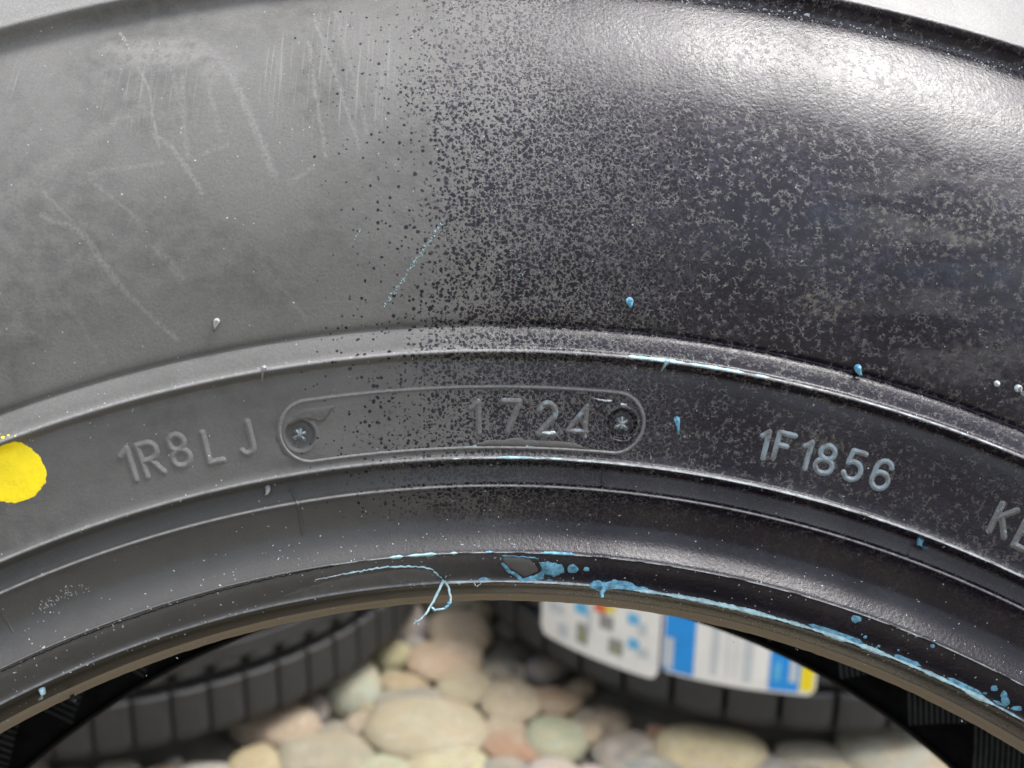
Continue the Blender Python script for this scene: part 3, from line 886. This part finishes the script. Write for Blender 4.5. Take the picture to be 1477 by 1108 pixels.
# ------------------------------------------------------------------ pebble ground
def noisy_stone(seed):
    bm = bmesh.new()
    bmesh.ops.create_icosphere(bm, subdivisions=3, radius=1.0)
    off = Vector((seed * 3.7, seed * 1.3, seed * 9.1))
    for v in bm.verts:
        n = v.co.normalized()
        s = 1 + .16 * mnoise.noise(n * .9 + off) + .06 * mnoise.noise(n * 2.2 + off)
        c = n * s
        c = Vector([math.copysign(abs(q) ** .86, q) for q in c])
        v.co = c
    me = bpy.data.meshes.new('pebble')
    bm.to_mesh(me); bm.free()
    me.polygons.foreach_set('use_smooth', [True] * len(me.polygons))
    return me
def stone_mat():
    t = NT('pebble_stone')
    oi = t.n.new('ShaderNodeObjectInfo')
    tc = t.n.new('ShaderNodeTexCoord')
    loc = t.vm('ADD', tc.outputs['Object'], t.vm('SCALE', oi.outputs['Location'], s=40.0))
    n = t.noise(loc, 1.6, 5, .6); n2 = t.noise(loc, 14, 3, .6)
    wv = t.noise(t.vm('MULTIPLY', loc, (1, 3.5, 5)), 1.2, 4, .6)
    base = t.vm('SCALE', oi.outputs['Color'], s=.60)
    c = t.mix(t.ramp(n, .35, .65, 0, .7), base, (.33, .265, .17))
    c = t.mix(t.ramp(wv, .54, .64, 0, .35), c, (.46, .45, .40))
    c = t.mix(t.ramp(n2, .45, .7, 0, .5), c, (.10, .09, .075))
    t.set(Base_Color=c, Roughness=t.ramp(n, .3, .7, .42, .6), Normal=t.bump(n2, .02, .5))
    return t.m
M_STONE = stone_mat()
def stone_mat_stuff():
    t = NT('pebble_stone_mixed')
    at = t.n.new('ShaderNodeVertexColor'); at.layer_name = 'tone'
    tc = t.n.new('ShaderNodeTexCoord')
    n = t.noise(tc.outputs['Object'], 45, 4, .6)
    t.set(Base_Color=t.mix(t.ramp(n, .35, .7, 0, .4), t.vm('SCALE', at.outputs['Color'], s=.66), (.30, .25, .17)), Roughness=.52)
    return t.m
M_STONES = stone_mat_stuff()
M_MORTAR = simple('grey_mortar', (.13, .12, .095), .9, .3, 25, bump=.003, bscale=120)
bm = bmesh.new()
bmesh.ops.create_grid(bm, x_segments=1, y_segments=1, size=60)
me = bpy.data.meshes.new('ground'); bm.to_mesh(me); bm.free()
me.materials.append(M_MORTAR)
ground = link(bpy.data.objects.new('ground', me))
ground.location = (0, 0, -.022)
tag(ground, 'pebble paved ground of cream, tan and grey river stones', kind='structure')
STONES = [noisy_stone(i) for i in range(10)]
for m_ in STONES: m_.materials.append(M_STONE)
PAL = {'cream': (.66, .55, .33), 'tan': (.54, .39, .20), 'khaki': (.46, .38, .25), 'grey': (.28, .28, .28), 'dgrey': (.13, .13, .135), 'pink': (.58, .45, .31),
       'terra': (.46, .19, .10), 'green': (.40, .41, .29), 'pale': (.55, .54, .47), 'orange': (.54, .44, .30), 'pgreen': (.50, .52, .38), 'brown': (.24, .19, .14)}
# (x0, x1, y0, y1, tilt in degrees, colour) in photo pixels
PB = [(618,706,868,926,0,'khaki'),(588,694,912,970,8,'cream'),(556,612,955,995,38,'tan'),(536,634,978,1012,10,'grey'),(629,706,955,999,-6,'pink'),(532,698,994,1076,8,'orange'),
 (694,778,973,1026,0,'cream'),(762,836,975,1016,-20,'tan'),(684,760,942,980,-22,'dgrey'),(690,758,1020,1053,0,'pink'),(698,784,1042,1083,-6,'terra'),(762,848,1014,1083,-12,'green'),
 (822,868,1024,1058,-25,'pink'),(826,880,1006,1036,-20,'brown'),(590,706,1064,1122,12,'cream'),(488,592,1073,1126,5,'pgreen'),(690,768,1082,1130,25,'grey'),(760,838,1078,1130,-5,'pale'),
 (400,534,1042,1108,14,'khaki'),(330,402,1062,1122,12,'cream'),(852,944,1040,1088,15,'grey'),(866,982,1073,1122,5,'grey'),(953,1100,1038,1104,-8,'cream'),(934,968,1034,1052,0,'terra'),
 (1122,1226,1052,1090,-5,'pale'),(1080,1168,1074,1118,-25,'grey'),(1218,1345,1034,1101,-6,'pgreen'),(1310,1400,1080,1130,-10,'pink'),(1190,1240,1088,1120,0,'cream'),(1236,1330,1098,1140,0,'tan'),
 (1052,1092,1096,1130,0,'orange'),(1150,1205,1098,1140,0,'pale'),(250,335,1084,1130,5,'pale'),(196,254,1092,1128,0,'orange'),(130,196,1088,1125,0,'pgreen'),(60,135,1094,1135,5,'cream'),
 (834,872,1086,1126,0,'pale'),(500,545,1012,1046,30,'pink'),(440,520,1026,1050,20,'grey'),(840,905,1000,1045,-20,'brown'),(645,690,1002,1030,0,'dgrey'),(984,1060,1096,1140,0,'orange'),
 (470,532,1100,1140,0,'tan'),(905,960,1108,1150,0,'tan')]
placed = []
def add_stone(x, y, a, b, h, ang, col, z=None):
    me = STONES[rnd.randrange(len(STONES))]
    o = bpy.data.objects.new('pebble', me)
    link(o, ground)
    zz = (-.010 + rnd.uniform(-.003, .002)) if z is None else z
    o.location = (x, y, zz + .022)
    o.rotation_euler = (rnd.uniform(-.12, .12), rnd.uniform(-.12, .12), ang)
    o.scale = (a, b, h)
    o.color = (*[c * rnd.uniform(.9, 1.1) for c in col], 1)
    placed.append((x, y, max(a, b), min(a, b)))
for x0, x1, y0, y1, tilt, c in PB:
    pc = ground_pt((x0 + x1) / 2, (y0 + y1) / 2, .002)
    pl = ground_pt(x0, (y0 + y1) / 2, .002); pr = ground_pt(x1, (y0 + y1) / 2, .002)
    a = (pr - pl).length / 2
    dist = (pc - cam.matrix_world.translation).length
    hh = (y1 - y0) * dist / F_PX / 2
    el = math.asin((cam.matrix_world.translation.z) / dist)
    h = min(.020, hh * .55)
    b = max(.010, (math.sqrt(max(hh * hh - (h * math.cos(el)) ** 2, 1e-6)) / math.sin(el)))
    b = min(b, a * 1.2)
    add_stone(pc.x, pc.y, a * 1.1, b * 1.15, h, R(tilt) * 1.3, PAL[c])
keys = ['cream', 'cream', 'cream', 'tan', 'khaki', 'grey', 'grey', 'pale', 'pale', 'pale', 'pink', 'pgreen', 'pgreen', 'orange', 'brown', 'grey']
def foot(px, py):
    q = ground_pt(px, py, .020); c = cam.matrix_world.translation
    d = Vector((q.x - c.x, q.y - c.y, 0)).normalized()
    return (q.x + d.x * .33, q.y + d.y * .33)
FEET = [foot(184, 1094), foot(1086, 1051)]
def fits(x, y, a, k=.62):
    for fx, fy in FEET:                     # stones under the lying tyres are covered
        if math.hypot(x - fx, y - fy) < .300: return False
    for px, py, pa, pb in placed:
        dd = (pa * .5 + pb * .5) * .92 + a * k
        if (px - x) ** 2 + (py - y) ** 2 < dd * dd: return False
    return True
# smaller stones fill the gaps in view
tries = 0
while len(ground.children) < 296 and tries < 9000:
    tries += 1
    x, y = rnd.uniform(-.62, .72), rnd.uniform(.52, 1.45)
    big_ = tries < 2500
    a = rnd.uniform(.022, .042) if big_ else rnd.uniform(.009, .022)
    if not fits(x, y, a): continue
    add_stone(x, y, a * rnd.uniform(1.0, 1.25), a * rnd.uniform(.7, .95), a * rnd.uniform(.4, .6) + .003, rnd.uniform(0, 3.1), PAL[rnd.choice(keys)], z=(-.012 if big_ else -.014))
# the rest of the paving as one mesh
tmpl = bmesh.new(); bmesh.ops.create_icosphere(tmpl, subdivisions=2, radius=1.0)
tv = np.array([v.co[:] for v in tmpl.verts]); tf = np.array([[v.index for v in f.verts] for f in tmpl.faces]); tmpl.free()
grid = {}
for p in placed: grid.setdefault((int(p[0] // .1), int(p[1] // .1)), []).append(p)
VV, FF, CC = [], [], []
cnt = 0
for tr_ in range(26000):
    x, y = rnd.uniform(-2.2, 2.2), rnd.uniform(-1.6, 2.8)
    if -.62 < x < .72 and .52 < y < 1.45: continue
    a = rnd.uniform(.022, .045) if tr_ < 12000 else rnd.uniform(.014, .026)
    gx, gy = int(x // .1), int(y // .1); ok = True
    for i in (-1, 0, 1):
        for j in (-1, 0, 1):
            for px, py, pa, pb in grid.get((gx + i, gy + j), ()):
                if (px - x) ** 2 + (py - y) ** 2 < ((pa + pb) * .46 + a * .78) ** 2: ok = False
    if not ok: continue
    grid.setdefault((gx, gy), []).append((x, y, a, a * .8))
    ca, sa = math.cos(cnt), math.sin(cnt)
    q = tv * np.array([a * 1.12, a * .82, a * .5 + .003])
    q = np.stack([q[:, 0] * ca - q[:, 1] * sa + x, q[:, 0] * sa + q[:, 1] * ca + y, q[:, 2] + .010], 1)
    FF.append(tf + cnt * len(tv)); VV.append(q)
    c = PAL[rnd.choice(keys)]
    CC.append(np.tile(np.array([*c, 1.0]), (len(tv), 1)))
    cnt += 1
ps = mesh_obj('pebbles', np.concatenate(VV).tolist(), np.concatenate(FF).tolist(), M_STONES, ground)
ca_ = ps.data.color_attributes.new('tone', 'FLOAT_COLOR', 'POINT')
ca_.data.foreach_set('color', np.concatenate(CC).ravel())
ps['kind'] = 'stuff'

# ------------------------------------------------------------------ tyres lying behind
def cyl(th, r, z): return Vector((r * math.sin(th), -r * math.cos(th), z))
def block_mesh(name, ang, z0, z1, r0, r1, mat, skew=0.0, curve=None):
    """tread block: curved box with a bevelled outer face"""
    V, Fc = [], []
    nt, bev = 4, .0022
    prof = [(r0, z0), (r1 - bev, z0), (r1, z0 + bev), (r1, (z0 + z1) / 2), (r1, z1 - bev), (r1 - bev, z1), (r0, z1)]
    if curve: prof = curve
    for i in range(nt + 1):
        f = i / nt
        for r, z in prof:
            rr = r - (.0014 if i in (0, nt) and r > r0 + .002 else 0)
            V.append(cyl(-ang / 2 + ang * f + skew * (z - z0), rr, z))
    n = len(prof)
    for i in range(nt):
        for k in range(n - 1):
            Fc.append((i*n+k, (i+1)*n+k, (i+1)*n+k+1, i*n+k+1))
    Fc.append(tuple(range(n))[::-1] if False else tuple(range(n)))
    Fc.append(tuple(nt * n + k for k in range(n))[::-1])
    me = bpy.data.meshes.new(name)
    me.from_pydata([tuple(v) for v in V], [], Fc); me.update()
    me.materials.append(mat)
    return me
M_GROOVE = simple('groove_rubber', (.010, .010, .010), .75, .2, 40, spec=.2)
def lying_body(root, RAD, mat):
    z = lambda d: .1 + d
    prof = [(.196, .012), (.203, .006), (.225, .002), (.255, -.001), (.285, .002), (RAD - .022, .010), (RAD - .014, .020), (RAD - .009, .05), (RAD - .009, .1)]
    full = prof + [(r, .2 - zz) for r, zz in prof[::-1][1:]]
    full += [(.190, .185), (.188, .176), (.196, .172), (.25, .19), (.30, .17), (.312, .1), (.30, .03), (.25, .01), (.196, .028), (.188, .024), (.190, .015), (.196, .012)]
    segs = 192; n = len(full); V = []; Fc = []
    for i in range(segs):
        t = 2 * math.pi * i / segs
        for r, zz in full: V.append(cyl(t, r, zz))
    for i in range(segs):
        for k in range(n - 1):
            Fc.append((i*n+k, ((i+1) % segs)*n+k, ((i+1) % segs)*n+k+1, i*n+k+1))
    return mesh_obj('carcass', V, Fc, M_GROOVE, root)
def ring(root, name, z0, z1, r0, r1, mat):
    V, Fc = [], []; segs = 192
    prof = [(r0, z0), (r1 - .001, z0), (r1, z0 + .001), (r1, z1 - .001), (r1 - .001, z1), (r0, z1)]; n = len(prof)
    for i in range(segs):
        for r, zz in prof: V.append(cyl(2 * math.pi * i / segs, r, zz))
    for i in range(segs):
        for k in range(n - 1): Fc.append((i*n+k, ((i+1) % segs)*n+k, ((i+1) % segs)*n+k+1, i*n+k+1))
    return mesh_obj(name, V, Fc, mat, root, smooth=False)
def copies(root, me, name, count, phase=0.0, flip=False):
    for i in range(count):
        o = link(bpy.data.objects.new(name, me), root)
        if flip:
            o.rotation_euler = (math.pi, 0, 2 * math.pi * i / count + phase); o.location = (0, 0, .2)
        else:
            o.rotation_euler = (0, 0, 2 * math.pi * i / count + phase)
def place_tyre(name, px, py, RAD):
    q = ground_pt(px, py, .020)
    c = cam.matrix_world.translation
    d = Vector((q.x - c.x, q.y - c.y, 0)).normalized()
    o = empty(name, Matrix.Translation(Vector((q.x, q.y, 0)) + d * RAD + Vector((0, 0, .011))))
    return o, math.atan2(-d.x, d.y)
M_BT1 = simple('grey_tread_rubber', (.022, .0218, .0215), .62, .2, 40, bump=.0006, bscale=260)
M_BT2 = simple('dark_tread_rubber', (.026, .027, .029), .55, .2, 40, bump=.0006, bscale=260)
RAD = .330
TL, _ = place_tyre('lying_tyre', 184, 1094, RAD)
tag(TL, 'blurred black tyre lying flat on pebbles at lower left, without any sticker', 'tyre', 'tyres lying on the pebbles')
lying_body(TL, RAD, M_BT1)
sh = [(RAD - .019, .010), (RAD - .004, .013), (RAD, .022), (RAD, .040), (RAD, .058), (RAD - .002, .060), (RAD - .019, .060)]
lug = block_mesh('shoulder_block', 2 * math.pi / 66 * .90, .01, .06, RAD - .019, RAD, M_BT1, curve=sh)
ring(TL, 'shoulder_base', .012, .057, RAD - .015, RAD - .0042, M_GROOVE)
copies(TL, lug, 'shoulder_block', 66); copies(TL, lug, 'shoulder_block', 66, flip=True)
for z0, z1 in ((.078, .094), (.104, .132), (.142, .186)): ring(TL, 'tread_rib', z0, z1, RAD - .019, RAD, M_BT1)
tooth = block_mesh('rib_tooth', 2 * math.pi / 66 * .72, .070, .0785, RAD - .014, RAD - .0004, M_BT1, skew=1.4)
copies(TL, tooth, 'rib_tooth', 66)
TR, azr = place_tyre('lying_tyre', 1086, 1051, RAD)
tag(TR, 'blurred black tyre lying flat on pebbles with white and blue label on tread', 'tyre', 'tyres lying on the pebbles')
lying_body(TR, RAD, M_BT2)
sh2 = [(RAD - .019, .008), (RAD - .004, .011), (RAD, .020), (RAD, .034), (RAD, .046), (RAD - .002, .048), (RAD - .019, .048)]
lug2 = block_mesh('shoulder_block', 2 * math.pi / 44 * .88, .01, .05, RAD - .019, RAD, M_BT2, curve=sh2)
copies(TR, lug2, 'shoulder_block', 44, .03); copies(TR, lug2, 'shoulder_block', 44, flip=True)
for z0 in (.058, .092, .126): ring(TR, 'tread_rib', z0, z0 + .026, RAD - .019, RAD, M_BT2)

# labels stuck round the tread of the right tyre; positions read off the photo on the tread cylinder
def tread_hit(px, py, r=RAD + .0012):
    o = cam.matrix_world.translation - TR.matrix_world.translation
    d = (ROOT.to_3x3() @ ray_t(px, py)).normalized()
    A = d.x**2 + d.y**2; B = 2 * (o.x*d.x + o.y*d.y); C = o.x**2 + o.y**2 - r*r
    disc = B*B - 4*A*C
    if disc < 0: return None
    t = (-B - math.sqrt(disc)) / (2*A)
    q = o + d * t
    return math.atan2(q.x, -q.y), q.z
def sticker(name, t0, t1, z0, z1, mat, parent, h=.0012, rc_=.0):
    V, Fc = [], []
    nt = max(2, int(abs(t1 - t0) * RAD / .004)); nz = max(4, int((z1 - z0) / .004)) if rc_ else 1
    for i in range(nt + 1):
        f = i / nt; t = t0 + (t1 - t0) * f
        e_ = min(f, 1 - f) * abs(t1 - t0) * RAD
        cut = rc_ - math.sqrt(max(0, rc_**2 - (rc_ - e_) ** 2)) if rc_ and e_ < rc_ else 0
        for j in range(nz + 1):
            V.append(cyl(t, RAD + h, z0 + cut + (z1 - z0 - cut) * j / nz))
    for i in range(nt):
        for j in range(nz):
            q = i * (nz + 1) + j
            Fc.append((q, q + nz + 1, q + nz + 2, q + 1))
    return mesh_obj(name, V, Fc, mat, parent)
M_WHITE = simple('white_label_paper', (.86, .85, .81), .45, .04, 60)
M_LBLUE = simple('bright_blue_print', (.012, .30, .80), .4, .05, 60)
M_LYEL = simple('yellow_print', (.85, .68, .01), .4, .05, 60)
M_LGREY = simple('grey_print', (.30, .30, .28), .5, .1, 60)
M_LPALE = simple('pale_grey_print', (.58, .62, .64), .5, .05, 60)
M_LRED = simple('red_print', (.75, .14, .05), .4, .05, 60)
M_LSKY = simple('sky_blue_print', (.12, .48, .78), .4, .05, 60)
M_LGRN = simple('olive_print', (.35, .42, .15), .5, .05, 60)
a, b = tread_hit(780, 915), tread_hit(949, 974)
zb = (tread_hit(800, 934)[1] + tread_hit(900, 963)[1] + tread_hit(940, 971)[1]) / 3
wl_ = sticker('white_label', a[0], b[0], zb, .165, M_WHITE, TR, rc_=.008)
def mark(px, py, w_, h_, mat, par, name='printed_mark'):
    q = tread_hit(px, py); s = 1.3 / F_PX
    dt = w_ * s / RAD / 2 * 1.25; dz = h_ * s / 2 / .85
    return sticker(name, q[0] - dt, q[0] + dt, q[1] - dz, q[1] + dz, mat, par, h=.0018)
for x, y, w_, h_, m in ((839, 877, 16, 14, M_LSKY), (866, 876, 14, 12, M_LRED), (880, 878, 12, 8, M_LYEL), (914, 893, 12, 12, M_LSKY), (914, 929, 12, 12, M_LSKY), (927, 942, 12, 12, M_LPALE),
                        (840, 914, 14, 24, M_LGREY), (840, 914, 4, 16, M_LGRN), (812, 909, 14, 16, M_LPALE), (875, 898, 16, 16, M_LGREY), (888, 933, 16, 18, M_LGREY), (888, 936, 5, 6, M_LGRN), (804, 877, 20, 12, M_LPALE),
                        (927, 908, 10, 14, M_LPALE), (850, 895, 6, 30, M_LPALE)):
    mm = mark(x, y, w_, h_, m, wl_)
    if m is M_LGRN:
        for v in mm.data.vertices: v.co.x *= 1.0018; v.co.y *= 1.0018
zb2 = (tread_hit(1000, 987)[1] + tread_hit(1100, 996)[1] + tread_hit(1160, 995)[1]) / 3
x0 = tread_hit(953, 970)[0]; x1 = tread_hit(1176, 992)[0]
bl = sticker('blue_label', x0, x1, zb2, .165, M_WHITE, TR, h=.0016, rc_=.006)
def band(xa, xb, mat, z0=None, z1=.164, h=.0022):
    sticker('printed_band', tread_hit(xa, 985)[0], tread_hit(xb, 985)[0], (zb2 + .0025) if z0 is None else z0, z1, mat, bl, h=h)
band(955, 999, M_LBLUE); band(1023, 1033, M_LPALE, zb2 + .008); band(1069, 1083, M_LPALE, zb2 + .006); band(1108, 1152, M_LBLUE); band(1154, 1173, M_LYEL, zb2 + .004)
band(957, 969, M_LPALE, zb2 + .005, zb2 + .035, .0026); band(1137, 1148, M_LPALE, zb2 + .012, zb2 + .045, .0026); band(1115, 1124, M_LSKY, zb2 + .012, zb2 + .03, .0026)
band(1045, 1048, M_LPALE, zb2 + .008); band(1057, 1060, M_LPALE, zb2 + .008)
